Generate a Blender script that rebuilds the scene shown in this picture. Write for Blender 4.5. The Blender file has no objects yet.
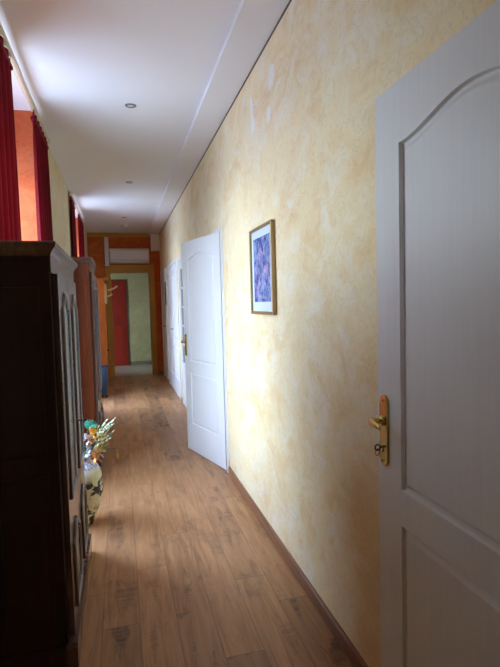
import bpy, bmesh, math, random
from mathutils import Vector, Matrix
PI = math.pi
random.seed(7)
S = bpy.context.scene
COL = S.collection

# ------------------------------------------------------------------ helpers
def newbm(): return bmesh.new()

def box(bm, x0, x1, y0, y1, z0, z1, mi=0):
    vs = [bm.verts.new(p) for p in ((x0,y0,z0),(x1,y0,z0),(x1,y1,z0),(x0,y1,z0),(x0,y0,z1),(x1,y0,z1),(x1,y1,z1),(x0,y1,z1))]
    fs = []
    for idx in ((3,2,1,0),(4,5,6,7),(0,1,5,4),(1,2,6,5),(2,3,7,6),(3,0,4,7)):
        f = bm.faces.new([vs[i] for i in idx]); f.material_index = mi; fs.append(f)
    return fs

def bbox_bev(bm, x0, x1, y0, y1, z0, z1, r=0.004, seg=2):
    b2 = bmesh.new(); box(b2, x0, x1, y0, y1, z0, z1)
    bmesh.ops.bevel(b2, geom=list(b2.edges), offset=r, segments=seg, profile=0.5, affect='EDGES')
    merge(bm, b2)

def merge(bm, b2, mat=None):
    mp = {}
    for v in b2.verts:
        mp[v] = bm.verts.new(mat @ v.co if mat else v.co)
    for f in b2.faces:
        try:
            nf = bm.faces.new([mp[v] for v in f.verts]); nf.material_index = f.material_index; nf.smooth = f.smooth
        except ValueError: pass
    b2.free()

def tube(bm, pts, r, n=10, cap=True):
    pts = [Vector(p) for p in pts]
    rs = r if isinstance(r, (list, tuple)) else [r]*len(pts)
    rings = []
    up = None
    for i, p in enumerate(pts):
        a = pts[max(i-1,0)]; b = pts[min(i+1,len(pts)-1)]
        t = (b-a).normalized()
        if up is None:
            up = Vector((0,0,1)) if abs(t.z) < .9 else Vector((1,0,0))
        s = t.cross(up).normalized(); up = s.cross(t).normalized()
        rings.append([bm.verts.new(p + (s*math.cos(2*PI*k/n) + up*math.sin(2*PI*k/n))*rs[i]) for k in range(n)])
    for a, b in zip(rings, rings[1:]):
        for k in range(n):
            f = bm.faces.new((a[k], a[(k+1)%n], b[(k+1)%n], b[k])); f.smooth = True
    if cap:
        bm.faces.new(rings[0][::-1]); bm.faces.new(rings[-1])

def lathe(bm, prof, c=(0,0,0), n=40, axis='z'):
    rings = []
    for r, h in prof:
        ring = []
        for k in range(n):
            a = 2*PI*k/n
            if axis == 'z': p = (c[0]+r*math.cos(a), c[1]+r*math.sin(a), c[2]+h)
            else: p = (c[0]+h, c[1]+r*math.cos(a), c[2]+r*math.sin(a))
            ring.append(bm.verts.new(p))
        rings.append(ring)
    for a, b in zip(rings, rings[1:]):
        for k in range(n):
            f = bm.faces.new((a[k], a[(k+1)%n], b[(k+1)%n], b[k])); f.smooth = True
    if prof[0][0] > 1e-6: bm.faces.new(rings[0][::-1])
    if prof[-1][0] > 1e-6: bm.faces.new(rings[-1])
    bmesh.ops.remove_doubles(bm, verts=list(bm.verts), dist=1e-6)

def prism(bm, poly, axis, a, b):
    """poly: 2-D outline; axis 'x' -> points (y,z), 'y' -> (x,z), 'z' -> (x,y)"""
    def P(q, t): return {'x': (t,q[0],q[1]), 'y': (q[0],t,q[1]), 'z': (q[0],q[1],t)}[axis]
    A = [bm.verts.new(P(q,a)) for q in poly]; B = [bm.verts.new(P(q,b)) for q in poly]
    n = len(poly)
    bm.faces.new(A); bm.faces.new(B[::-1])
    for i in range(n): bm.faces.new((A[i], B[i], B[(i+1)%n], A[(i+1)%n]))

def obj(name, bm, mats, parent=None, local=False):
    if parent is not None and not local:
        bmesh.ops.translate(bm, verts=list(bm.verts), vec=-parent.location)
    bmesh.ops.recalc_face_normals(bm, faces=list(bm.faces))
    me = bpy.data.meshes.new(name); bm.to_mesh(me); bm.free()
    for m in (mats if isinstance(mats, (list, tuple)) else [mats]): me.materials.append(m)
    o = bpy.data.objects.new(name, me); COL.objects.link(o)
    if parent is not None: o.parent = parent
    return o

def thing(name, label, cat, loc=(0,0,0), rotz=0, group=None, kind=None):
    o = bpy.data.objects.new(name, None); COL.objects.link(o)
    o.location = loc; o.rotation_euler = (0,0,rotz); o.empty_display_size = .1
    return tag(o, label, cat, group, kind)

def tag(o, label, cat, group=None, kind=None):
    o['label'] = label; o['category'] = cat
    if group: o['group'] = group
    if kind: o['kind'] = kind
    return o

def struct(name, bm, mats, label=None, cat=None):
    o = obj(name, bm, mats); o['kind'] = 'structure'
    if label: o['label'] = label
    if cat: o['category'] = cat
    return o

# ------------------------------------------------------------------ materials
def lin(c):
    return tuple((x/12.92 if x <= .04045 else ((x+.055)/1.055)**2.4) for x in [v/255 for v in c]) + (1,)

class NT:
    def __init__(s, name):
        s.m = bpy.data.materials.new(name); s.m.use_nodes = True
        s.t = s.m.node_tree; s.b = s.t.nodes['Principled BSDF']
    def n(s, typ, ins=None, **kw):
        nd = s.t.nodes.new(typ)
        for k, v in kw.items(): setattr(nd, k, v)
        for k, v in (ins or {}).items(): s.set(nd.inputs[k], v)
        return nd
    def set(s, sock, v):
        if hasattr(v, 'is_output') and v.is_output: s.t.links.new(v, sock)
        else: sock.default_value = v
    def math(s, op, a, b=0., c=None):
        nd = s.n('ShaderNodeMath', {0: a, 1: b}, operation=op)
        if c is not None: s.set(nd.inputs[2], c)
        return nd.outputs[0]
    def mix(s, f, a, b, bt='MIX'):
        nd = s.n('ShaderNodeMix', data_type='RGBA', blend_type=bt)
        s.set(nd.inputs[0], f); s.set(nd.inputs[6], a); s.set(nd.inputs[7], b)
        return nd.outputs[2]
    def ramp(s, f, a, b):
        nd = s.n('ShaderNodeMapRange', {0: f, 1: a, 2: b, 3: 0., 4: 1.}); nd.clamp = True
        return nd.outputs[0]
    def coord(s, scale=(1,1,1), loc=(0,0,0), out='Object'):
        tc = s.n('ShaderNodeTexCoord')
        mp = s.n('ShaderNodeMapping', {'Vector': tc.outputs[out], 'Scale': scale, 'Location': loc})
        return mp.outputs[0]
    def noise(s, v, scale=5., detail=4., rough=.5, dist=0.):
        return s.n('ShaderNodeTexNoise', {'Vector': v, 'Scale': scale, 'Detail': detail, 'Roughness': rough, 'Distortion': dist}).outputs[0]
    def bump(s, h, st=.2, d=.01):
        nd = s.n('ShaderNodeBump', {'Height': h, 'Strength': st, 'Distance': d})
        s.t.links.new(nd.outputs[0], s.b.inputs['Normal'])
    def fin(s, col, rough=.5, metal=0., spec=.5, coat=0.):
        s.set(s.b.inputs['Base Color'], col); s.set(s.b.inputs['Roughness'], rough)
        s.b.inputs['Metallic'].default_value = metal
        s.b.inputs['Specular IOR Level'].default_value = spec
        s.b.inputs['Coat Weight'].default_value = coat
        return s.m

def simple(name, rgb, rough=.5, metal=0., var=.06, scale=6., spec=.5, bump=0.):
    k = NT(name); v = k.coord()
    n = k.noise(v, scale, 3.)
    c = lin(rgb)
    d = tuple(x*(1-var*2.) for x in c[:3]) + (1,)
    if bump: k.bump(k.noise(v, scale*12, 3.), bump, .002)
    return k.fin(k.mix(n, d, c), rough, metal, spec)

def wood(name, dark, light, rough=.35, axis='z', scale=1., spec=.5, coat=0.):
    k = NT(name)
    sc = {'z': (14,14,1.2), 'y': (14,1.2,14), 'x': (1.2,14,14)}[axis]
    v = k.coord(tuple(x*scale for x in sc))
    n1 = k.noise(v, 1., 6., .6, 1.2)
    n2 = k.noise(v, 4., 4., .6)
    f = k.ramp(k.math('ADD', k.math('MULTIPLY', n1, .7), k.math('MULTIPLY', n2, .3)), .35, .68)
    k.bump(n2, .08, .002)
    return k.fin(k.mix(f, lin(dark), lin(light)), rough, 0, spec, coat)

def stucco(name, base, ochre, pale, patches=False):
    k = NT(name)
    v = k.coord((1, .95, 1.35))
    warp = k.n('ShaderNodeTexNoise', {'Vector': v, 'Scale': 1.6, 'Detail': 3.})
    v2 = k.n('ShaderNodeVectorMath', operation='ADD')
    k.set(v2.inputs[0], v)
    sc = k.n('ShaderNodeVectorMath', operation='SCALE'); k.set(sc.inputs[0], warp.outputs['Color']); sc.inputs['Scale'].default_value = .7
    k.set(v2.inputs[1], sc.outputs[0]); vv = v2.outputs[0]
    a = k.ramp(k.noise(vv, 3.2, 6., .64, .3), .46, .66)
    b = k.ramp(k.noise(vv, 4.8, 7., .66, .5), .48, .66)
    c = k.mix(k.math('MULTIPLY', a, .68), lin(base), lin(ochre))
    c = k.mix(k.math('MULTIPLY', b, .7), c, lin(pale))
    tr = k.noise(k.coord((1, 1.5, 1.5)), 5., 5., .65, 2.5)
    line = k.ramp(k.math('ABSOLUTE', k.math('SUBTRACT', tr, .5)), .0, .022)
    c = k.mix(k.math('MULTIPLY', k.math('SUBTRACT', 1., line), .28), c, lin(tuple(int(x*.78) for x in ochre)))
    # a few pin-sized dark chips
    vo = k.n('ShaderNodeTexVoronoi', {'Vector': k.coord(), 'Scale': 2.6}).outputs['Distance']
    c = k.mix(k.math('MULTIPLY', k.math('LESS_THAN', vo, .022), .6), c, lin((96,80,58)))
    if patches:
        tc = k.n('ShaderNodeTexCoord').outputs['Object']
        nz = k.noise(k.coord(), 9., 3.)
        for (py, pz, ry, rz) in ((2.70,2.66,.055,.085),(2.76,2.50,.045,.055),(3.12,2.66,.03,.06),(3.10,2.56,.04,.045)):
            sx = k.n('ShaderNodeSeparateXYZ', {0: tc})
            dy = k.math('DIVIDE', k.math('SUBTRACT', sx.outputs[1], py), ry)
            dz = k.math('DIVIDE', k.math('SUBTRACT', sx.outputs[2], pz), rz)
            r = k.math('ADD', k.math('MULTIPLY', dy, dy), k.math('MULTIPLY', dz, dz))
            r = k.math('ADD', r, k.math('MULTIPLY', k.math('SUBTRACT', nz, .5), 3.))
            m = k.math('SUBTRACT', 1., k.ramp(r, .55, 1.1))
            c = k.mix(k.math('MULTIPLY', m, .85), c, lin((240,238,232)))
    k.bump(k.noise(vv, 9., 6., .65, .5), .18, .006)
    return k.fin(c, .62, 0, .3)

def floor_mat():
    k = NT('laminate_planks')
    tc = k.n('ShaderNodeTexCoord').outputs['Object']
    sx = k.n('ShaderNodeSeparateXYZ', {0: tc}); X, Y = sx.outputs[0], sx.outputs[1]
    W, L = .165, 1.35
    xi = k.math('DIVIDE', k.math('ADD', X, 10.03), W); row = k.math('FLOOR', xi); fx = k.math('FRACT', xi)
    wn = k.n('ShaderNodeTexWhiteNoise', {'W': row}, noise_dimensions='1D').outputs['Value']
    yi = k.math('ADD', k.math('DIVIDE', k.math('ADD', Y, 20.), L), k.math('MULTIPLY', wn, 7.3))
    seg = k.math('FLOOR', yi); fy = k.math('FRACT', yi)
    cid = k.n('ShaderNodeCombineXYZ', {0: row, 1: seg, 2: 0.}).outputs[0]
    rnd = k.n('ShaderNodeTexWhiteNoise', {'Vector': cid}, noise_dimensions='3D')
    off = k.n('ShaderNodeVectorMath', operation='SCALE'); k.set(off.inputs[0], rnd.outputs['Color']); off.inputs['Scale'].default_value = 20.
    pv = k.n('ShaderNodeVectorMath', operation='ADD'); k.set(pv.inputs[0], tc); k.set(pv.inputs[1], off.outputs[0])
    g = k.n('ShaderNodeMapping', {'Vector': pv.outputs[0], 'Scale': (22, 1.6, 1)}).outputs[0]
    grain = k.noise(g, 1., 7., .62, 1.0)
    fine = k.noise(g, 5., 4., .6)
    g2 = k.n('ShaderNodeMapping', {'Vector': pv.outputs[0], 'Scale': (11, 3.4, 1)}).outputs[0]
    blot = k.noise(g2, 1., 5., .6, .6)
    base = k.mix(k.ramp(k.math('ADD', k.math('MULTIPLY', grain, .75), k.math('MULTIPLY', fine, .25)), .36, .66), lin((158,110,70)), lin((198,148,102)))
    tone = k.mix(k.math('POWER', rnd.outputs['Value'], 2.2), base, lin((112,80,58)))
    tone = k.mix(.55, base, tone)
    # dark worn scrapes on some planks
    on = k.ramp(rnd.outputs['Value'], .35, .95)
    scr = k.math('MULTIPLY', k.ramp(blot, .53, .63), k.math('ADD', .3, k.math('MULTIPLY', on, .7)))
    # saw marks across the dark planks
    sm = k.noise(k.n('ShaderNodeMapping', {'Vector': pv.outputs[0], 'Scale': (3, 55, 1)}).outputs[0], 1., 3., .6)
    scr = k.math('MULTIPLY', scr, k.ramp(sm, .28, .58))
    c = k.mix(scr, tone, lin((72,54,46)))
    vo = k.n('ShaderNodeTexVoronoi', {'Vector': k.n('ShaderNodeMapping', {'Vector': tc, 'Scale': (3.2,1.5,1)}).outputs[0], 'Scale': 1.}).outputs['Distance']
    c = k.mix(k.math('MULTIPLY', k.math('SUBTRACT', 1., k.ramp(vo, .015, .06)), .6), c, lin((66,46,36)))
    ex = k.math('MINIMUM', fx, k.math('SUBTRACT', 1., fx)); ey = k.math('MINIMUM', fy, k.math('SUBTRACT', 1., fy))
    e = k.math('MINIMUM', k.ramp(ex, 0., .018), k.ramp(ey, 0., .0025))
    c = k.mix(k.math('MULTIPLY', k.math('SUBTRACT', 1., e), .55), c, lin((66,44,32)))
    k.bump(k.math('ADD', e, k.math('MULTIPLY', grain, .35)), .12, .002)
    return k.fin(c, k.math('ADD', .34, k.math('MULTIPLY', blot, .18)), 0, .45)

M_WALL = stucco('ochre_stucco', (241,222,180), (230,194,134), (242,236,220), True)
M_CREAM = stucco('cream_plaster', (222,208,170), (214,192,140), (228,220,196))
M_GREENISH = stucco('pale_green_plaster', (152,148,106), (142,134,88), (162,160,122))
M_ORANGE = stucco('orange_limewash', (196,98,40), (176,76,26), (212,124,62))
M_REVEAL = stucco('orange_reveal_limewash', (198,98,54), (180,78,38), (210,120,76))
M_CEIL = simple('white_ceiling_paint', (232,230,230), .7, var=.01, scale=2.)
M_FLOOR = floor_mat()
M_TILE = simple('beige_floor_tile', (160,150,130), .35, var=.08, scale=3.)
M_BASE = wood('baseboard_wood', (118,78,54), (160,114,84), .4, 'y')
M_OCHRE = simple('ochre_yellow_paint', (196,146,46), .45, var=.08, scale=3.)
def door_paint():
    k = NT('white_door_paint')
    v = k.coord((60, 60, 3.))
    g = k.noise(v, 1., 4., .6, .6)
    k.bump(g, .14, .0015)
    return k.fin(k.mix(g, lin((222,222,226)), lin((234,234,236))), .42, 0, .4)
M_DOOR = door_paint()
M_TRIM = simple('white_trim_paint', (232,232,232), .4, var=.01)
M_PVC = simple('white_plastic', (222,218,210), .4, var=.02)
M_GREYP = simple('grey_plastic', (120,118,114), .5, var=.03)
M_BRASS = simple('polished_brass', (212,180,108), .26, 1., .06, 30.)
M_STEEL = simple('dark_steel', (70,66,64), .35, 1., .05)
M_BLACK = simple('black_plastic', (22,20,20), .5)
M_RED = wood('red_door_paint', (108,20,2), (130,30,5), .6, spec=.2)
M_WD = wood('dark_mahogany', (26,11,6), (52,23,13), .38, spec=.35)
M_WF = wood('mahogany_front_painted_sheen', (70,46,38), (104,76,66), .24, spec=.65, coat=.25)  # lighter copy of the mahogany, reflected corridor light put into its base colour
M_WG = wood('dark_mahogany_groove', (24,14,10), (40,24,18), .4)
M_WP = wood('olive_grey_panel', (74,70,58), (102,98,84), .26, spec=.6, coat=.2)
M_WC = wood('walnut_side', (84,40,16), (122,62,28), .5, spec=.2)
M_PINE = wood('honey_pine', (176,100,38), (222,146,66), .35)
M_CURT = None
def velvet():
    k = NT('crimson_velvet')
    v = k.coord((30,30,3))
    n = k.noise(v, 1., 4.)
    k.b.inputs['Sheen Weight'].default_value = .35
    k.b.inputs['Sheen Tint'].default_value = lin((200,40,60))
    k.bump(k.noise(k.coord(), 180., 2.), .1, .001)
    return k.fin(k.mix(n, lin((96,6,22)), lin((128,10,30))), .75, 0, .2)
M_CURT = velvet()
M_ROD = simple('ivory_painted_rod', (214,196,170), .45, var=.03)
def glass():
    k = NT('window_glass')
    t = k.t; out = t.nodes['Material Output']
    tr = k.n('ShaderNodeBsdfTransparent', {'Color': (.97,.98,1,1)}); gl = k.n('ShaderNodeBsdfGlossy', {'Roughness': .02})
    mx = k.n('ShaderNodeMixShader', {0: .06}); t.links.new(tr.outputs[0], mx.inputs[1]); t.links.new(gl.outputs[0], mx.inputs[2])
    t.links.new(mx.outputs[0], out.inputs['Surface'])
    return k.m
M_GLASS = glass()
M_FROST = simple('frosted_blue_glass', (150,168,182), .2, var=.06, scale=4.)
M_BLUE = simple('blue_plastic', (84,124,166), .4, var=.05)
M_GOLD = simple('champagne_frame', (178,150,108), .35, .5, .08, 20.)
M_MAT = simple('pale_blue_mount', (206,218,226), .6, var=.02)

def print_mat():
    k = NT('violet_floral_print')
    v = k.coord()
    n = k.noise(v, 9., 6., .7, .6); n2 = k.noise(v, 24., 5., .65); n3 = k.noise(k.coord(loc=(3,1,2)), 13., 5., .7, 1.)
    c = k.mix(k.ramp(n, .40, .60), lin((56,90,164)), lin((140,170,218)))
    c = k.mix(k.math('MULTIPLY', k.ramp(n3, .52, .66), .8), c, lin((206,190,220)))
    c = k.mix(k.math('MULTIPLY', k.ramp(n2, .53, .64), .8), c, lin((36,62,122)))
    return k.fin(c, .2, 0, .5)
M_PRINT = print_mat()

def vase_mat():
    k = NT('painted_ceramic')
    v = k.coord()
    sx = k.n('ShaderNodeSeparateXYZ', {0: v}); Z = sx.outputs[2]
    n = k.noise(v, 9., 3., .5, 1.6)
    leaf = k.math('MULTIPLY', k.ramp(n, .50, .54), k.math('MULTIPLY', k.ramp(Z, .10, .13), k.math('SUBTRACT', 1., k.ramp(Z, .31, .34))))
    n2 = k.noise(v, 34., 2., .5, 2.)
    dots = k.math('MULTIPLY', k.ramp(n2, .50, .56), k.ramp(Z, .385, .40))
    low = k.math('MULTIPLY', k.ramp(k.noise(v, 22., 2., .5, 1.), .56, .60), k.math('SUBTRACT', 1., k.ramp(Z, .14, .17)))
    c = k.mix(k.ramp(Z, .36, .42), lin((204,200,160)), lin((196,198,206)))
    c = k.mix(leaf, c, lin((44,46,50))); c = k.mix(low, c, lin((60,54,40)))
    c = k.mix(k.math('MULTIPLY', dots, .8), c, lin((92,96,140)))
    return k.fin(c, .22, 0, .5)
M_VASE = vase_mat()
def leafm(name, a, b, sc=30.):
    k = NT(name); v = k.coord((sc,sc,sc))
    return k.fin(k.mix(k.ramp(k.noise(v, 1., 2.), .42, .58), lin(a), lin(b)), .5)
M_LEAF = leafm('variegated_leaf', (58,88,62), (222,226,190), 60.)
M_YEL = leafm('yellow_petal', (232,172,54), (240,206,110), 20.)
M_ORP = leafm('orange_petal', (206,116,32), (232,160,70), 20.)
M_WHP = leafm('white_petal', (232,222,222), (210,190,206), 20.)
M_TEAL = leafm('teal_petal', (30,130,112), (90,190,170), 20.)
M_DRY = leafm('dry_leaf', (190,140,60), (150,100,40), 20.)
M_STEM = simple('green_stem', (70,84,40), .6)

# ------------------------------------------------------------------ setting
XL, XR, ZC, ZS = -.56, .855, 2.925, 2.886
YB, YE = -2.6, 10.6
NICHES = ((2.13, 4.14), (7.05, 8.9))  # first niche widened towards the camera, out of view, to let in more light
# openings in the right wall (y0,y1,top)
OPEN = ((-.33, .545, 2.08), (4.165, 5.06, 2.056), (6.35, 7.25, 2.07), (7.52, 9.22, 2.09), (9.48, 10.38, 2.09))

b = newbm(); box(b, -1.25, 1.9, YB-.1, YE+.12, -.12, 0); struct('floor', b, M_FLOOR)
b = newbm(); box(b, -1.25, 1.9, YB-.1, YE, ZC, ZC+.12); struct('ceiling', b, M_CEIL)
# dropped plasterboard step along the right wall, with a small edge bead
b = newbm(); box(b, .638, XR, YB, YE, ZS, ZC); struct('trim_1', b, M_CEIL)
b = newbm(); box(b, .68, XR, YE-.14, YE, 2.555, ZS); struct('trim_2', b, M_TRIM)     # boxed-in duct end
# right wall, with door openings
b = newbm(); y = YB
for (a, c, h) in OPEN:
    box(b, XR, XR+.14, y, a, 0, ZC); box(b, XR, XR+.14, a, c, h, ZC); y = c
box(b, XR, XR+.14, y, YE, 0, ZC)
struct('wall_right', b, M_WALL)
# solid bead coloured dark as a shadow line where ceiling step meets wall
b = newbm(); box(b, XR-.006, XR, YB, YE, ZS-.007, ZS); struct('trim_3', b, simple('painted_shadow_bead', (110,92,74), .6))
b = newbm(); box(b, XR-.004, XR, YB, YE, .0, .062)
b.free()
# left wall with two full-height window niches
def niche_wall():
    b = newbm(); y = YB
    for (a, c) in NICHES:
        box(b, -1.12, XL, y, a, 0, ZC)
        box(b, -1.12, -1.0, a, c, 0, .45); box(b, -1.12, -1.0, a, c, 2.62, ZC)
        y = c
    box(b, -1.12, XL, y, YE, 0, ZC)
    for f in b.faces:
        f.normal_update()
        cc = f.calc_center_median()
        if abs(f.normal.y) > .9 or cc.x < XL-.01: f.material_index = 1
    return b
struct('wall_left', niche_wall(), [M_CREAM, M_REVEAL])
b = newbm(); box(b, XL-.6, XR+.14, YB-.1, YB, 0, ZC); struct('wall_back', b, M_CREAM)
# end wall with doorway
DX0, DX1, DZ = -.135, .625, 2.12
b = newbm()
box(b, XL-.6, DX0, YE, YE+.14, 0, ZC); box(b, DX1, 1.9, YE, YE+.14, 0, ZC); box(b, DX0, DX1, YE, YE+.14, DZ, ZC)
struct('wall_end', b, M_ORANGE)
b = newbm(); box(b, XL, .68, YE-.012, YE, 2.84, ZC); struct('trim_4', b, M_OCHRE)
# ochre door surround
b = newbm()
box(b, DX0-.105, DX0, YE-.02, YE+.16, 0, DZ+.16); box(b, DX1, DX1+.105, YE-.02, YE+.16, 0, DZ+.16); box(b, DX0, DX1, YE-.02, YE+.16, DZ, DZ+.16)
struct('trim_5', b, M_OCHRE)
# far room
b = newbm(); box(b, -1.6, 1.9, YE+.12, 12.75, -.12, 0.001); struct('floor_far', b, M_TILE)
b = newbm(); box(b, -1.6, 1.9, 12.6, 12.75, 0, 2.6); struct('wall_far', b, M_GREENISH)
b = newbm(); box(b, -1.7, -1.6, YE+.14, 12.75, 0, 2.6); struct('wall_far_left', b, M_GREENISH)
b = newbm()
box(b, 1.9, 2.0, YE+.14, 11.3, 0, 2.6); box(b, 1.9, 2.0, 11.75, 12.75, 0, 2.6); box(b, 1.9, 2.0, 11.3, 11.75, 0, 1.3); box(b, 1.9, 2.0, 11.3, 11.75, 1.8, 2.6)
struct('wall_far_right', b, M_GREENISH)
b = newbm(); box(b, -1.7, 2.0, YE+.12, 12.75, 2.6, 2.7); struct('ceiling_far', b, M_CEIL)
b = newbm(); box(b, .19, 1.9, 12.585, 12.6, 0.001, .09); struct('baseboard_far', b, simple('grey_green_skirting', (104,102,80), .5))
# rooms behind the right-hand doors, closed boxes
b = newbm()
for (a, c, h) in OPEN:
    box(b, 1.3, 1.36, a-.1, c+.1, 0, h+.05)
    box(b, XR+.14, 1.36, a-.1, a-.04, 0, h+.05); box(b, XR+.14, 1.36, c+.04, c+.1, 0, h+.05); box(b, XR+.14, 1.36, a-.1, c+.1, h+.02, h+.08)
struct('wall_rooms', b, M_CREAM)
# baseboards
b = newbm(); segs = []; y = YB
for (a, c, h) in OPEN: segs.append((y, a-.055)); y = c+.055
segs.append((y, YE-.02))
for a, c in segs:
    if c-a > .03: prism(b, [(XR,0),(XR-.014,0),(XR-.014,.058),(XR-.008,.068),(XR,.068)], 'y', a, c)
struct('baseboard_right', b, M_BASE)
b = newbm(); y = YB
for a, c in NICHES:
    prism(b, [(XL,0),(XL+.014,0),(XL+.014,.058),(XL+.008,.068),(XL,.068)], 'y', y, a); y = c
prism(b, [(XL,0),(XL+.014,0),(XL+.014,.058),(XL+.008,.068),(XL,.068)], 'y', y, YE-.02)
struct('baseboard_left', b, M_BASE)
b = newbm(); box(b, XL, DX0-.105, YE-.014, YE, 0, .068); box(b, DX1+.105, XR-.014, YE-.014, YE, 0, .068); struct('baseboard_end', b, M_BASE)
# architraves round the right-hand doors
for i, (a, c, h) in enumerate(OPEN):
    b = newbm(); w = .036
    for (y0, y1, z0, z1) in ((a-w, a+.006, 0, h+w), (c-.006, c+w, 0, h+w), (a+.006, c-.006, h-.006, h+w)):
        bbox_bev(b, XR-.014, XR+.1, y0, y1, z0, z1, .004)
    struct('trim_%d' % (6+i), b, M_TRIM)

# windows in the niches
def window(n, a, c):
    w = thing('window_%d' % n, 'white casement window at the back of niche %s' % ({1: 'nearer the camera', 2: 'farther down the corridor', 4: 'behind the camera'}[n]), 'window', (-1.05, (a+c)/2, .45), kind='structure')
    z0, z1 = .45, 2.62
    b = newbm(); t = .06
    box(b, -1.09, -1.02, a, c, z0, z0+t); box(b, -1.09, -1.02, a, c, z1-t, z1)
    box(b, -1.09, -1.02, a, a+t, z0+t, z1-t); box(b, -1.09, -1.02, c-t, c, z0+t, z1-t)
    obj('window_frame', b, M_TRIM, w)
    m = (a+c)/2
    for (y0, y1) in ((a+t, m), (m, c-t)):
        b = newbm(); s = .05
        box(b, -1.07, -1.03, y0, y1, z0+t, z0+t+s); box(b, -1.07, -1.03, y0, y1, z1-t-s, z1-t)
        box(b, -1.07, -1.03, y0, y0+s, z0+t+s, z1-t-s); box(b, -1.07, -1.03, y1-s, y1, z0+t+s, z1-t-s)
        sh = obj('casement', b, M_TRIM, w)
        b = newbm(); box(b, -1.053, -1.047, y0+s, y1-s, z0+t+s, z1-t-s)
        g = obj('pane', b, M_GLASS, w)
    b = newbm(); bbox_bev(b, -1.10, -.97, a, c, z0-.03, z0, .005); obj('window_sill', b, M_TRIM, w)
    b = newbm(); tube(b, [(-1.03, m, 1.4), (-1.0, m, 1.4), (-1.0, m, 1.3)], .008); obj('window_handle', b, M_BRASS, w)
    l = bpy.data.lights.new('sky_portal', 'AREA'); l.shape = 'RECTANGLE'; l.size = c-a; l.size_y = z1-z0
    l.cycles.is_portal = True
    lo = bpy.data.objects.new('sky_portal', l); COL.objects.link(lo); lo.location = (-1.13, m, (z0+z1)/2)
    lo.rotation_euler = Matrix(((0,0,-1),(-1,0,0),(0,1,0))).to_euler()
for i, (a, c) in zip((1, 2), NICHES): window(i, a, c)
# added far-room window (out of sight behind the doorway, to light the room)
w = thing('window_3', 'added unseen window lighting the far room beyond the yellow framed doorway', 'window', (1.95, 11.65, .9), kind='structure')
b = newbm()
for q in ((11.3,11.75,1.3,1.35),(11.3,11.75,1.75,1.8),(11.3,11.35,1.35,1.75),(11.70,11.75,1.35,1.75)): box(b, 1.92, 1.98, *q)
obj('window_frame', b, M_TRIM, w)
b = newbm(); box(b, 1.945, 1.951, 11.35, 11.70, 1.35, 1.75); obj('pane', b, M_GLASS, w)
l = bpy.data.lights.new('sky_portal', 'AREA'); l.shape = 'RECTANGLE'; l.size = .45; l.size_y = .5; l.cycles.is_portal = True
lo = bpy.data.objects.new('sky_portal', l); COL.objects.link(lo); lo.location = (2.02, 11.525, 1.55)
lo.rotation_euler = Matrix(((0,0,1),(1,0,0),(0,1,0))).to_euler()

# ------------------------------------------------------------------ doors
def ringpts(y0, y1, z0, z1, rise, n=26):
    p = []
    for i in range(n): t = i/n; p.append((y0+(y1-y0)*t, z0))
    for i in range(n): t = i/n; p.append((y1, z0+(z1-z0)*t))
    for i in range(n):
        t = i/n; u = abs(1-2*t); p.append((y1+(y0-y1)*t, z1+rise*.5*(1+math.cos(PI*u))))
    for i in range(n): t = i/n; p.append((y0, z1+(z0-z1)*t))
    return p

def panel_side(bm, W, H, panels, xs, sgn, prof):
    """one face of a moulded door leaf; panels: (cell z0, cell z1, y0, y1, z0, z1, rise); sgn: direction into the leaf"""
    for (c0, c1, y0, y1, z0, z1, rise) in panels:
        rings = [[bm.verts.new((xs, p[0], p[1])) for p in ringpts(0, W, c0, c1, 0)]]
        for (o, d) in prof:
            rings.append([bm.verts.new((xs+sgn*d, p[0], p[1])) for p in ringpts(y0+o, y1-o, z0+o, z1-o, rise)])
        n = len(rings[0])
        for A, B in zip(rings, rings[1:]):
            for k in range(n): bm.faces.new((A[k], A[(k+1)%n], B[(k+1)%n], B[k]))
        bm.faces.new(rings[-1])

PROF = ((0,0),(.003,.012),(.008,.0135),(.013,.013),(.026,.0035),(.029,.003))
def leaf_bm(W, H, t=.04, rise=.05, zs=.836, side=.13):
    b = newbm()
    P = ((0, zs, side, W-side, .27, .783, 0), (zs, H, side, W-side, .888, H-.168, rise))
    panel_side(b, W, H, P, -t, 1, PROF); panel_side(b, W, H, P, 0, -1, PROF)
    for (p, q) in (((0,0),(W,0)), ((W,0),(W,H)), ((W,H),(0,H)), ((0,H),(0,0))):
        v = [b.verts.new(c) for c in ((-t,p[0],p[1]),(0,p[0],p[1]),(0,q[0],q[1]),(-t,q[0],q[1]))]
        b.faces.new(v)
    bmesh.ops.remove_doubles(b, verts=list(b.verts), dist=1e-5)
    return b

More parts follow.
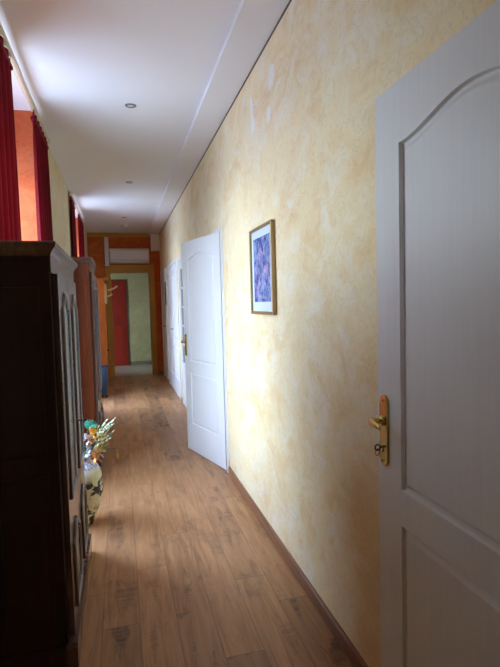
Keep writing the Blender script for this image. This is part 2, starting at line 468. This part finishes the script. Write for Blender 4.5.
def handle_set(d, yc, x=-.04, zc=1.05):
    """brass back plate with keyhole and lever; local door coordinates"""
    out = []
    b = newbm(); w, h = .021, .11
    pts = []
    for k in range(13): a = PI*k/12; pts.append((yc+w*math.cos(a), zc+h-w*.9+w*.9*math.sin(a)))
    for k in range(13): a = PI+PI*k/12; pts.append((yc+w*math.cos(a), zc-h+w*.9+w*.9*math.sin(a)))
    prism(b, pts, 'x', x-.008, x)
    bmesh.ops.bevel(b, geom=[e for e in b.edges if all(abs(v.co.x-(x-.008)) < 1e-5 for v in e.verts)], offset=.003, segments=2, affect='EDGES')
    pl = obj('handle_plate', b, M_BRASS, d, True)
    for z in (zc+.092, zc-.092):
        b = newbm(); lathe(b, [(.0042,-.0012),(.0035,.0)], (x-.0092,yc,z), 12, 'x'); obj('screw', b, M_STEEL, pl, True)
    b = newbm(); lathe(b, [(.005,-.0014),(.005,0)], (x-.0085,yc,zc-.05), 14, 'x'); box(b, x-.0099, x-.0085, yc-.0022, yc+.0022, zc-.066, zc-.05)
    obj('keyhole', b, M_BLACK, pl, True)
    b = newbm(); z = zc+.032
    lathe(b, [(.016,0),(.016,-.006),(.011,-.010),(.009,-.012)], (x-.008,yc,z), 20, 'x')
    tube(b, [(x-.01,yc,z),(x-.026,yc,z+.001),(x-.036,yc+.001,z+.003),(x-.045,yc-.003,z+.003),(x-.051,yc-.014,z+.001),(x-.053,yc-.032,z-.001),(x-.053,yc-.052,z-.002),(x-.055,yc-.066,z-.002),(x-.055,yc-.070,z-.002)],
         [.0085,.0075,.0085,.0105,.012,.011,.009,.007,.003], 16)
    obj('lever', b, M_BRASS, d, True)
    return pl

def hinges(d, zs):
    for z in zs:
        b = newbm(); tube(b, [(-.012,-.008,z-.05),(-.012,-.008,z+.05)], .007, 12)
        tube(b, [(-.012,-.008,z+.05),(-.012,-.008,z+.058),(-.012,-.008,z+.064)], [.0075,.006,.002], 12)
        obj('hinge', b, M_STEEL, d, True)

W1 = .83
d1 = thing('door_1', 'large white panelled door with brass lever, folded back against the yellow wall nearest the camera', 'door', (XR-.045, .575, 0), kind='structure')
o = obj('door_leaf', (lambda b: (bmesh.ops.translate(b, verts=list(b.verts), vec=(0,0,.006)), b)[1])(leaf_bm(W1, 2.044)), M_DOOR, d1, True)
handle_set(d1, .787); hinges(d1, (.25, 1.05, 1.85))
# key in the near door's lock
kx, ky, kz = XR-.045-.049, .575+.787, 1.0
k1 = thing('key', 'small dark key left in the lock of the near white door', 'key', (kx, ky, kz))
b = newbm(); tube(b, [(kx+.0005,ky,kz),(kx-.010,ky,kz)], .0026, 8); obj('key_shank', b, M_STEEL, k1)
b = newbm()
pts = [(kx-.018+.0085*math.cos(2*PI*q/20), ky, kz+.0085*math.sin(2*PI*q/20)) for q in range(21)]
tube(b, pts, .0024, 8, False); obj('key_bow', b, M_STEEL, k1)
b = newbm()
pts = [(kx-.021+.003*math.sin(2*PI*q/24), ky-.004+.010*math.cos(2*PI*q/24), kz-.013+.010*math.sin(2*PI*q/24)) for q in range(25)]
tube(b, pts, .0013, 6, False); obj('key_ring', b, M_STEEL, k1)

ang = math.atan2(.225, .8)
nx, ny = math.cos(ang), math.sin(ang)
d2 = thing('door_2', 'tall white panelled door standing ajar into the corridor beside the framed picture', 'door', (.84+nx*.04, 4.2+ny*.04, 0), ang, kind='structure')
obj('door_leaf', (lambda b: (bmesh.ops.translate(b, verts=list(b.verts), vec=(0,0,.008)), b)[1])(leaf_bm(W1, 2.042)), M_DOOR, d2, True)
handle_set(d2, .787); hinges(d2, (.25, 1.85))

# glazed door beyond
a, c, h = OPEN[2]
d3 = thing('door_3', 'white glazed door with small panes, half hidden behind the ajar door', 'door', (XR+.02, a, 0), kind='structure')
b = newbm(); x0, x1 = XR-.004, XR+.036; a0, c0 = a+.008, c-.008
box(b, x0, x1, a0, a0+.1, .01, h-.008); box(b, x0, x1, c0-.1, c0, .01, h-.008)
box(b, x0, x1, a0+.1, c0-.1, .01, .62); box(b, x0, x1, a0+.1, c0-.1, h-.13, h-.008)
m = (a0+c0)/2
box(b, x0+.006, x1-.006, m-.014, m+.014, .62, h-.13)
for q in range(1, 5):
    z = .62+(h-.13-.62)*q/5; box(b, x0+.006, x1-.006, a0+.1, m-.014, z-.014, z+.014); box(b, x0+.006, x1-.006, m+.014, c0-.1, z-.014, z+.014)
obj('door_leaf', b, M_DOOR, d3)
for q in range(5):
    zz = .62+(h-.13-.62)*q/5
    for (y0, y1) in ((a0+.1, m-.014), (m+.014, c0-.1)):
        b = newbm(); box(b, x0+.016, x0+.022, y0, y1, zz+.014*(q > 0), zz+(h-.75)/5-.014*(q < 4)); obj('glass_pane', b, M_FROST, d3)
# double white door
a, c, h = OPEN[3]; m = (a+c)/2
d4 = thing('door_4', 'bright white double door lit by daylight, farther down the corridor', 'door', (XR+.04, a, 0), kind='structure')
for (y0, y1) in ((a+.008, m-.002), (m+.002, c-.008)):
    bb = leaf_bm(y1-y0, h-.018); b = newbm(); merge(b, bb, Matrix.Translation((XR+.036, y0, .008)))
    obj('door_leaf', b, M_DOOR, d4)
b = newbm(); tube(b, [(XR-.004, m-.05, 1.05),(XR-.04, m-.05, 1.05),(XR-.045, m-.07, 1.05),(XR-.045, m-.16, 1.05)], .009); obj('lever', b, M_BRASS, d4)
# last white door
a, c, h = OPEN[4]
d5 = thing('door_5', 'last white door on the right, in shade next to the end wall', 'door', (XR+.04, a, 0), kind='structure')
bb = leaf_bm(c-a-.016, h-.018); b = newbm(); merge(b, bb, Matrix.Translation((XR+.036, a+.008, .008))); obj('door_leaf', b, M_DOOR, d5)
b = newbm(); tube(b, [(XR-.004, a+.07, 1.05),(XR-.04, a+.07, 1.05),(XR-.045, a+.09, 1.05),(XR-.045, a+.18, 1.05)], .009); obj('lever', b, M_BRASS, d5)
# red door in far room
d6 = thing('door_6', 'dark red wooden door in the far room beyond the yellow doorway', 'door', (-.22, 12.58, 0), kind='structure')
b = newbm(); bbox_bev(b, -.62, .165, 12.56, 12.6, .006, 2.06, .006)
for x0 in (-.53, -.18):
    for (z0, z1) in ((.25, .95), (1.1, 1.9)): bbox_bev(b, x0, x0+.27, 12.55, 12.565, z0, z1, .006)
obj('door_leaf', b, M_RED, d6)
b = newbm(); box(b, .165, .19, 12.55, 12.6, .001, 2.09); box(b, -.645, -.62, 12.55, 12.6, .001, 2.09); box(b, -.62, .165, 12.55, 12.6, 2.06, 2.09); obj('door_frame', b, simple('dark_red_brown', (74,26,16), .5), d6)
b = newbm(); tube(b, [(.10,12.56,1.05),(.10,12.51,1.05),(.0,12.505,1.05)], .01); obj('lever', b, M_STEEL, d6)

# ------------------------------------------------------------------ near wardrobe
def contour_tube(b, y0, y1, z0, z1, rise, x, r, rise_bot=0):
    pts = []
    n = 16
    for i in range(n+1): t = i/n; pts.append((x, y0+(y1-y0)*t, z0-rise_bot*.5*(1+math.cos(PI*abs(1-2*t)))))
    for i in range(n+1): t = i/n; pts.append((x, y1+(y0-y1)*t, z1+rise*.5*(1+math.cos(PI*abs(1-2*t)))))
    pts.append(pts[0])
    tube(b, pts, r, 8, False)
def panel_plate(b, y0, y1, z0, z1, rise, xa, xb, rb=0):
    n = 16; P = []
    for i in range(n+1): t = i/n; P.append((y0+(y1-y0)*t, z0-rb*.5*(1+math.cos(PI*abs(1-2*t)))))
    for i in range(n+1): t = i/n; P.append((y1+(y0-y1)*t, z1+rise*.5*(1+math.cos(PI*abs(1-2*t)))))
    prism(b, P, 'x', xa, xb)

def wardrobe(name, label, X0, XF, Y0, Y1, H, side, front, panel, dt=.025, over=.03, y_in=(.03,.03), keyhole=True):
    """X0 wall side, XF door front plane; carcass front is dt behind"""
    w = thing(name, label, 'wardrobe', ((X0+XF)/2, (Y0+Y1)/2, 0))
    XC = XF-dt
    b = newbm(); box(b, X0, XC, Y0, Y1, .11, H-.045)
    obj('carcass', b, side, w)
    for (z0, z1) in ((.22, .80), (.88, H-.17)):
        b = newbm(); bbox_bev(b, X0+.04, XC-.04, Y0-.006, Y0+.001, z0, z1, .003); obj('side_panel', b, side, w)
    # frieze board behind the doors' top
    b = newbm(); box(b, XC, XC+.006, Y0, Y1, H-.115, H-.045); obj('frieze', b, front, w)
    # cornice: stepped moulding mitred round three sides
    b = newbm()
    prof = [(.002,H-.055),(.007,H-.052),(.009,H-.046),(.014,H-.036),(.022,H-.026),(over-.002,H-.020),(over-.002,H-.014),(over,H-.012),(over,H-.003),(over-.003,H)]
    n = len(prof); rings = []
    for (px, py, sx, sy) in ((X0, Y0, 0, -1), (XC, Y0, 1, -1), (XC, Y1, 1, 1), (X0, Y1, 0, 1)):
        rings.append([b.verts.new((px+sx*o, py+sy*o, z)) for (o, z) in prof])
    for A, B in zip(rings, rings[1:]):
        for k in range(n-1): b.faces.new((A[k], B[k], B[k+1], A[k+1]))
    b.faces.new([r[-1] for r in rings]); b.faces.new([r[0] for r in rings][::-1])
    b.faces.new(rings[0]); b.faces.new(rings[-1][::-1])
    obj('cornice', b, front, w)
    # plinth with scalloped apron and feet
    b = newbm()
    P = [(Y0-.012, 0), (Y0+.07, 0), (Y0+.09, .03)]
    for i in range(13):
        t = i/12; P.append((Y0+.1+(Y1-Y0-.2)*t, .045+.02*math.cos(4*PI*t)*-1))
    P += [(Y1-.09, .03), (Y1-.07, 0), (Y1+.012, 0), (Y1+.012, .10), (Y1, .115), (Y0, .115), (Y0-.012, .10)]
    prism(b, P, 'x', XF-.03, XF+.012)
    obj('apron', b, front, w)
    for yy in (Y0-.008, Y1-.02): b = newbm(); box(b, X0, XF-.03, yy, yy+.028, 0, .11); obj('plinth', b, side, w)
    # two doors
    ya, yb = Y0+y_in[0], Y1-y_in[1]; m = (ya+yb)/2
    for side_i, (y0, y1) in enumerate(((ya, m-.003), (m+.003, yb))):
        b = newbm(); bbox_bev(b, XC+.001, XF, y0, y1, .125, H-.118, .003)
        d = obj('door', b, front, w)
        e = .085
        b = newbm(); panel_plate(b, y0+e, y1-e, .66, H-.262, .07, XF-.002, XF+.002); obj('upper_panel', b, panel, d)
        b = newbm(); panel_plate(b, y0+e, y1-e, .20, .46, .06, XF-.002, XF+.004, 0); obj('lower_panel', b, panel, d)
        b = newbm(); contour_tube(b, y0+e, y1-e, .66, H-.262, .07, XF+.002, .009); contour_tube(b, y0+e, y1-e, .20, .46, .06, XF+.003, .011)
        obj('moulding', b, front, d)
        b = newbm(); contour_tube(b, y0+e+.016, y1-e-.016, .676, H-.278, .07, XF+.001, .006); contour_tube(b, y0+e+.016, y1-e-.016, .216, .444, .06, XF+.003, .006)
        obj('groove_bead', b, M_WG, d)
        if keyhole:
            yk = y1-.03 if side_i == 0 else y0+.03
            b = newbm(); lathe(b, [(.009,0),(.009,.003),(.006,.004)], (XF, yk, .905), 14, 'x'); obj('keyhole_plate', b, M_STEEL, d)
    return w
def fix_children(w):
    # third-level meshes were built in world space: shift them into their thing's frame
    for d in w.children:
        for ch in d.children: ch.data.transform(Matrix.Translation(-w.location))
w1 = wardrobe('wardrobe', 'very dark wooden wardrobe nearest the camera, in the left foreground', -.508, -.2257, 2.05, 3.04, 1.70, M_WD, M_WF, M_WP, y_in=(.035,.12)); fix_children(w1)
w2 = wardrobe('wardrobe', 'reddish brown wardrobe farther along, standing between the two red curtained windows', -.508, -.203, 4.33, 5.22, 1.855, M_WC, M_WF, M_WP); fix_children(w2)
kk = thing('key', 'small dark key sticking out of the near dark wardrobe door', 'key', (-.2257, 2.535, .905))
b = newbm(); tube(b, [(-.2217,2.535,.905),(-.190,2.535,.905)], .0035, 8); obj('key_shank', b, M_STEEL, kk)
b = newbm()
tube(b, [(-.181+.009*math.cos(2*PI*q/18), 2.535+.011*math.sin(2*PI*q/18), .905) for q in range(19)], .0035, 8, False); obj('key_bow', b, M_STEEL, kk)

# ------------------------------------------------------------------ curtains and rods
RX, RZ = -.531, 2.805
def curtain(y0, y1, label, group, ph, folds, hem=.02):
    c = thing('curtain', label, 'curtain', (RX, (y0+y1)/2, hem), group=group)
    b = newbm(); ny, nz = folds*12, 26; top = RZ+.035
    rows = []
    for j in range(nz+1):
        s = j/nz; z = hem+(top-hem)*s
        row = []
        for i in range(ny+1):
            t = i/ny
            amp = .021*(1-.3*s) if s < .96 else .012
            ph2 = ph + .5*math.sin(3*s+ph)
            x = RX + amp*math.sin(2*PI*folds*t+ph2) + .004*math.sin(2*PI*folds*.5*t+1.3*ph+2*s)*(1-s)
            w = (y1-y0)*(1+.05*(1-s))
            yy = (y0+y1)/2+w*(t-.5)+.008*math.sin(4*PI*folds*t)*(1-s)
            row.append(b.verts.new((x, yy, z)))
        rows.append(row)
    for A, B in zip(rows, rows[1:]):
        for i in range(ny):
            f = b.faces.new((A[i], A[i+1], B[i+1], B[i])); f.smooth = True
    bmesh.ops.solidify(b, geom=list(b.faces), thickness=.004)
    obj('drape', b, M_CURT, c)
    b = newbm(); bbox_bev(b, RX-.016, RX+.016, y0+.005, y1-.005, top-.07, top-.045, .006)
    obj('pleat_tape', b, M_CURT, c)
    return c
def rod(y0, y1, label):
    r = thing('curtain_rod', label, 'curtain rod', (RX, (y0+y1)/2, RZ), group=None)
    b = newbm(); tube(b, [(RX, y0, RZ+.06), (RX, y1, RZ+.06)], .021, 14); obj('rod', b, M_ROD, r)
    for yy, s in ((y0, -1), (y1, 1)):
        b = newbm(); lathe_pts = [(RX, yy, RZ+.06), (RX, yy+s*.015, RZ+.06), (RX, yy+s*.03, RZ+.06), (RX, yy+s*.05, RZ+.06), (RX, yy+s*.062, RZ+.06)]
        tube(b, lathe_pts, [.017,.013,.026,.026,.008], 14); obj('finial', b, M_ROD, r)
    for yy in (y0+.12, y1-.12):
        b = newbm(); tube(b, [(XL, yy, RZ+.06), (RX, yy, RZ+.06)], .009, 8); lathe(b, [(.025,0),(.025,.012)], (XL, yy, RZ+.06), 16, 'x'); obj('rod_bracket', b, M_ROD, r)
rod(2.0, 4.60, 'ivory curtain rod over the nearer left window')
rod(6.78, 9.0, 'ivory curtain rod over the farther left window')
curtain(2.50, 3.12, 'deep red curtain at the left photo edge, near side of the nearer window', None, .4, 5)
curtain(3.86, 4.58, 'deep red curtain on the far side of the nearer window, over an orange reveal', None, 1.1, 6)
curtain(6.74, 7.27, 'deep red curtain on the near side of the farther window, above the brown wardrobe', None, .2, 5)
curtain(7.98, 8.95, 'deep red curtain on the far side of the farther window, partly hidden', None, -1.4, 8)

# ------------------------------------------------------------------ picture on the right wall
p = thing('framed_picture', 'framed violet and blue floral print hanging on the yellow wall', 'picture', (XR-.012, 2.93, 1.64))
y0, y1, z0, z1 = 2.69, 3.17, 1.377, 1.907; f = .018; xa, xb = XR-.026, XR-.001
b = newbm()
for q in ((y0,y1,z0,z0+f),(y0,y1,z1-f,z1),(y0,y0+f,z0+f,z1-f),(y1-f,y1,z0+f,z1-f)): bbox_bev(b, xa, xb, *q, .003)
obj('frame', b, M_GOLD, p)
b = newbm(); box(b, xa+.012, xb-.002, y0+f, y1-f, z0+f, z1-f); obj('mount', b, M_MAT, p)
b = newbm(); box(b, xa+.0105, xa+.012, y0+.065, y1-.065, z0+.075, z1-.065); obj('print', b, M_PRINT, p)

# ------------------------------------------------------------------ ceiling fittings
for (x, yy, lab) in ((.144,3.9,'small recessed ceiling spotlight nearest the camera'), (.176,6.28,'small recessed ceiling spotlight in the middle of the ceiling'), (.15,8.75,'small recessed ceiling spotlight farthest away, just before the smoke detector')):
    t = thing('ceiling_spotlight', lab, 'ceiling light', (x, yy, ZC), group='recessed ceiling spotlights')
    b = newbm(); lathe(b, [(.024,-.001),(.027,-.006),(.036,-.006),(.041,-.003),(.041,0)], (x,yy,ZC), 32); obj('ring', b, M_STEEL if False else simple('brushed_nickel', (150,146,142), .35, .8), t)
    b = newbm(); lathe(b, [(.0,-.004),(.016,-.004),(.024,-.002)], (x,yy,ZC), 24); obj('lamp', b, M_PVC, t)
t = thing('smoke_detector', 'round white smoke detector on the far end of the ceiling', 'smoke detector', (.165, 9.55, ZC))
b = newbm(); lathe(b, [(.055,0),(.055,-.012),(.050,-.018)], (.165,9.55,ZC), 32); obj('base', b, M_PVC, t)
b = newbm(); lathe(b, [(.048,-.018),(.046,-.032),(.036,-.043),(.015,-.047),(0,-.047)], (.165,9.55,ZC), 32); obj('cover', b, M_TRIM, t)

# ------------------------------------------------------------------ air conditioner and pipe trunking on the end wall
t = thing('air_conditioner', 'white wall air conditioner above the far doorway', 'air conditioner', (.24, YE-.1, 2.30))
b = newbm()
P = [(YE-.013,2.30),(YE-.13,2.30),(YE-.175,2.33),(YE-.20,2.375),(YE-.20,2.55),(YE-.185,2.585),(YE-.15,2.595),(YE-.013,2.595)]
prism(b, P, 'x', -.14, .63); obj('body', b, M_PVC, t)
b = newbm(); bbox_bev(b, -.12, .61, YE-.206, YE-.199, 2.385, 2.545, .003); obj('front_panel', b, M_TRIM, t)
b = newbm(); prism(b, [(YE-.135,2.303),(YE-.176,2.325),(YE-.199,2.368),(YE-.204,2.366),(YE-.181,2.320),(YE-.139,2.298)], 'x', -.10, .55); obj('louvre', b, M_PVC, t)
t = thing('pipe_trunking', 'white vertical pipe cover left of the air conditioner', 'pipe cover', (-.20, YE-.03, 2.26))
b = newbm(); bbox_bev(b, -.235, -.155, YE-.075, YE-.013, 2.28, 2.83, .006); obj('cover', b, M_TRIM, t)
b = newbm(); bbox_bev(b, -.242, -.148, YE-.082, YE-.013, 2.262, 2.28, .003); obj('end_cap', b, M_TRIM, t)
# dark narrow hanging board by the last door
t = tag(obj('wall_plaque', (lambda b: (bbox_bev(b, XR-.02, XR-.015, 9.30, 9.44, 1.45, 1.87, .002), b)[1])(newbm()), simple('dark_board', (58,56,66), .5)), 'dark narrow upright plaque beside the last white door', 'plaque')

# ------------------------------------------------------------------ hall stand
HY = 8.62
t = thing('coat_stand', 'honey pine hall stand with coat pegs, left of the far doorway', 'coat stand', (-.40, HY+.35, 0))
b = newbm(); bbox_bev(b, -.485, -.225, HY, HY+.03, .0, 1.88, .004); obj('side_panel', b, M_PINE, t)
b = newbm(); bbox_bev(b, -.485, -.225, HY+.67, HY+.70, .0, 1.88, .004); obj('side_panel', b, M_PINE, t)
b = newbm(); bbox_bev(b, -.485, -.46, HY+.03, HY+.67, .08, 1.88, .003); obj('back_panel', b, M_PINE, t)
b = newbm(); bbox_bev(b, -.485, -.165, HY-.03, HY+.73, 1.88, 1.915, .006); obj('top_shelf', b, M_PINE, t)
b = newbm(); bbox_bev(b, -.46, -.225, HY+.03, HY+.67, .40, .43, .004); obj('seat', b, M_PINE, t)
b = newbm(); bbox_bev(b, -.225, -.20, HY+.02, HY+.68, 1.50, 1.82, .004); obj('peg_rail', b, simple('pale_wood', (208,176,126), .45), t)
for q in range(4):
    yy = HY+.10+.16*q
    b = newbm(); tube(b, [(-.20,yy,1.72),(-.15,yy,1.725),(-.09,yy,1.745),(-.03,yy,1.78),(-.015,yy,1.79)], [.009,.008,.008,.008,.013], 10)
    tube(b, [(-.20,yy,1.62),(-.17,yy,1.62),(-.13,yy,1.64),(-.105,yy,1.66)], [.009,.008,.008,.012], 10)
    obj('peg', b, simple('pale_peg', (216,190,140), .4) if q == 0 else bpy.data.materials['pale_peg'], t)
b = newbm(); lathe(b, [(.0,0),(.012,0),(.010,.02),(.018,.03),(.0,.038)], (-.225,HY+.05,.72), 14, 'x'); obj('knob', b, simple('dark_red_knob', (110,24,20), .4), t)

# blue bin in front of the stand
bx, by = -.285, 8.33
t = thing('waste_bin', 'slim blue bin with black feet in front of the pine coat stand', 'bin', (bx, by, 0))
b = newbm()
rings = []
for (z, hx, hy) in ((.035,.055,.07),(.47,.07,.09),(.485,.076,.096),(.50,.076,.096)):
    ring = []
    for k in range(32):
        a = 2*PI*k/32; cx_, sy_ = math.cos(a), math.sin(a)
        ring.append(b.verts.new((bx+hx*math.copysign(abs(cx_)**.5, cx_), by+hy*math.copysign(abs(sy_)**.5, sy_), z)))
    rings.append(ring)
for A, B in zip(rings, rings[1:]):
    for k in range(32): f = b.faces.new((A[k], A[(k+1)%32], B[(k+1)%32], B[k])); f.smooth = True
b.faces.new(rings[0][::-1])
bmesh.ops.solidify(b, geom=list(b.faces), thickness=.004)
obj('body', b, M_BLUE, t)
for (sx, sy) in ((-1,-1),(1,-1),(1,1),(-1,1)):
    b = newbm(); lathe(b, [(.018,0),(.016,.035)], (bx+sx*.036, by+sy*.05, 0), 14); obj('foot', b, M_BLACK, t)

# ------------------------------------------------------------------ vase with artificial flowers
vx, vy = -.30, 3.36
t = thing('vase', 'cream ceramic floor vase with dark leaf pattern, beyond the dark wardrobe', 'vase', (vx, vy, 0))
b = newbm()
prof = [(.0,.0),(.068,.0),(.076,.012),(.088,.05),(.116,.12),(.138,.19),(.150,.257),(.149,.32),(.136,.39),(.112,.435),(.080,.462),(.066,.472),(.058,.468),(.058,.30),(.0,.29)]
def smooth_prof(p, k=3):
    out = []
    for i in range(len(p)-1):
        p0 = p[max(i-1,0)]; p1 = p[i]; p2 = p[i+1]; p3 = p[min(i+2,len(p)-1)]
        for s in range(k):
            u = s/k
            out.append(tuple(max(0,.5*((2*p1[j])+(-p0[j]+p2[j])*u+(2*p0[j]-5*p1[j]+4*p2[j]-p3[j])*u*u+(-p0[j]+3*p1[j]-3*p2[j]+p3[j])*u**3)) for j in (0,1)))
    out.append(p[-1]); return out
lathe(b, [prof[0]]+smooth_prof(prof[1:11])+prof[11:], (vx,vy,0), 48); obj('body', b, M_VASE, t)
b = newbm(); lathe(b, [(.066,.472),(.070,.485),(.080,.497),(.083,.502),(.078,.504),(.062,.488),(.058,.472)], (vx,vy,0), 40); obj('neck', b, M_VASE, t)

def blade(b, base, tip, w, bend=.02, n=7):
    base, tip = Vector(base), Vector(tip); d = tip-base; s = d.cross(Vector((.3,-1,.2))).normalized(); nrm = s.cross(d).normalized()
    L, R, U = [], [], []
    for i in range(n+1):
        u = i/n; c = base+d*u+Vector((0,0,1))*bend*math.sin(PI*u)*-1+Vector((0,0,bend))*2*u*(1-u)
        hw = w*math.sin(PI*min(1,.12+.88*u))**.8*(1 if i < n else .05)
        L.append(b.verts.new(c-s*hw)); R.append(b.verts.new(c+s*hw)); U.append((b.verts.new(c+nrm*.004), b.verts.new(c-nrm*.002)))
    for i in range(n):
        for q in (0, 1):
            b.faces.new((L[i], L[i+1], U[i+1][q], U[i][q])); b.faces.new((U[i][q], U[i+1][q], R[i+1], R[i]))
MOUTH = Vector((vx, vy, .475))
def stem_to(t, p, off):
    b = newbm(); q0 = Vector((vx+off[0], vy+off[1], .36)); q1 = Vector((vx+off[0]*1.2, vy+off[1]*1.2, .50))
    tube(b, [q0, q1, q1.lerp(Vector(p), .6)+Vector((0,0,.012)), p], .0035, 6); obj('stem', b, M_STEM, t)
used = 0
def off():
    global used
    a = used*2.4; r = .008+.0032*used; used += 1
    return (r*math.cos(a), r*math.sin(a))
def flower(name, label, cat, p, r, mat, petals=6, core=None, group=None, tilt=(.5,-.8,.3)):
    t = thing(name, label, cat, p, group=group)
    stem_to(t, p, off())
    zt = Vector(tilt).normalized(); R = zt.to_track_quat('Z', 'Y').to_matrix().to_4x4()
    b = newbm()
    for k in range(petals):
        a = 2*PI*k/petals
        b2 = newbm(); blade(b2, (0,0,0), (r*math.cos(a), r*math.sin(a), .35*r), r*.34, 0)
        merge(b, b2, Matrix.Translation(Vector(p)) @ R)
    obj('petals', b, mat, t)
    b = newbm(); b2 = newbm(); bmesh.ops.create_uvsphere(b2, u_segments=10, v_segments=6, radius=r*.2); merge(b, b2, Matrix.Translation(Vector(p)+zt*r*.1)); obj('flower_centre', b, core or M_ORP, t)
G = 'artificial flowers in the floor vase'
flower('artificial_flower', 'yellow artificial lily uppermost in the floor vase', 'flower', (-.185, 3.26, .655), .062, M_YEL, 6, M_DRY)
flower('artificial_flower', 'yellow artificial lily just below the uppermost yellow one', 'flower', (-.195, 3.24, .600), .055, M_YEL, 6, M_DRY)
flower('artificial_flower', 'teal green artificial flower at the top of the vase arrangement', 'flower', (-.215, 3.36, .690), .046, M_TEAL, 14, M_STEM, tilt=(.3,-.5,.9))
flower('artificial_flower', 'orange artificial flower low over the vase shoulder', 'flower', (-.185, 3.24, .520), .050, M_ORP, 6, M_YEL)
flower('artificial_flower', 'white artificial flower low on the right side of the vase mouth', 'flower', (-.165, 3.26, .535), .045, M_WHP, 6, M_YEL)
flower('artificial_flower', 'pale pink white artificial flower left of the yellow lilies', 'flower', (-.225, 3.22, .640), .045, M_WHP, 6, M_ORP)
flower('artificial_flower', 'white artificial flower at mid height among dark leaves', 'flower', (-.21, 3.22, .575), .042, M_WHP, 5, M_STEM)
def spray(label, base, tips, w, mat):
    t = thing('leaf_spray', label, 'artificial leaves', base, group=None)
    stem_to(t, base, off())
    b = newbm()
    for tip in tips: blade(b, base, tip, w, .012)
    obj('leaves', b, mat, t)
spray('tall variegated green and white leaf blades leaning right from the vase', (-.20, 3.38, .60), [(-.05,3.36,.735),(-.075,3.30,.71),(-.06,3.40,.69),(-.10,3.36,.735),(-.09,3.30,.72)], .011, M_LEAF)
spray('middle spray of striped green leaf blades on the vase right', (-.20, 3.30, .56), [(-.06,3.28,.67),(-.08,3.24,.635),(-.075,3.34,.70),(-.10,3.26,.70)], .010, M_LEAF)
spray('low yellow green leaf spray leaning right beside the vase neck', (-.21, 3.27, .53), [(-.095,3.22,.605),(-.12,3.2,.57),(-.11,3.28,.635)], .012, leafm('yellow_green_leaf', (120,120,40), (196,176,90), 30.))
spray('dark bluish leaf spray between the flowers at the vase mouth', (-.24, 3.24, .55), [(-.17,3.18,.64),(-.20,3.17,.62),(-.23,3.2,.66),(-.185,3.2,.58)], .013, leafm('dark_blue_leaf', (26,40,44), (150,168,170), 25.))
spray('single dry ochre leaf hanging at the far right of the arrangement', (-.060, 3.33, .53), [(-.045,3.33,.455)], .011, M_DRY)

for o in COL.objects:
    if o.name.split('.')[0] in ('vase', 'artificial_flower', 'leaf_spray'): o.location.y += .09
    if o.name.split('.')[0] in ('artificial_flower', 'leaf_spray'): o.location.z -= .028
    if o.name == 'vase':
        for ch in o.children: ch.data.transform(Matrix.Diagonal((1, 1, .94, 1)))
# ------------------------------------------------------------------ light
w = bpy.data.worlds.new('sky'); S.world = w; w.use_nodes = True
nt = w.node_tree; bg = nt.nodes['Background']
tc = nt.nodes.new('ShaderNodeTexCoord'); sx = nt.nodes.new('ShaderNodeSeparateXYZ'); nt.links.new(tc.outputs['Generated'], sx.inputs[0])
rp = nt.nodes.new('ShaderNodeValToRGB'); mr = nt.nodes.new('ShaderNodeMapRange'); mr.inputs[1].default_value = -1; mr.inputs[2].default_value = 1
nt.links.new(sx.outputs[2], mr.inputs[0]); nt.links.new(mr.outputs[0], rp.inputs[0])
e = rp.color_ramp.elements
e[0].position = .0; e[0].color = (.18,.23,.32,1); e[1].position = 1.; e[1].color = (.42,.60,1.,1)
q = e.new(.47); q.color = (.23,.29,.38,1); q = e.new(.53); q.color = (.76,.92,1.,1)
nt.links.new(rp.outputs[0], bg.inputs[0]); bg.inputs[1].default_value = 14.

# ------------------------------------------------------------------ camera
cam = bpy.data.cameras.new('camera'); co = bpy.data.objects.new('camera', cam); COL.objects.link(co)
cam.sensor_fit = 'VERTICAL'; cam.sensor_height = 36.; cam.lens = 503/667*36; cam.clip_start = .02
R = Matrix(((0.9674476694855901,0.04109010666760059,-0.249713055207263),(-0.2516782889773408,0.05283322860211352,-0.9663677813404764),(-0.026515008284715178,0.9977576123936726,0.0614548716225123)))
co.matrix_world = Matrix.Translation((0,0,1.45)) @ R.to_4x4()
S.camera = co
S.view_settings.view_transform = 'Standard'; S.view_settings.look = 'None'; S.view_settings.gamma = 1; S.view_settings.use_curve_mapping = False
S.view_settings.exposure = .86
S.cycles.max_bounces = 16; S.cycles.diffuse_bounces = 10; S.cycles.transparent_max_bounces = 12
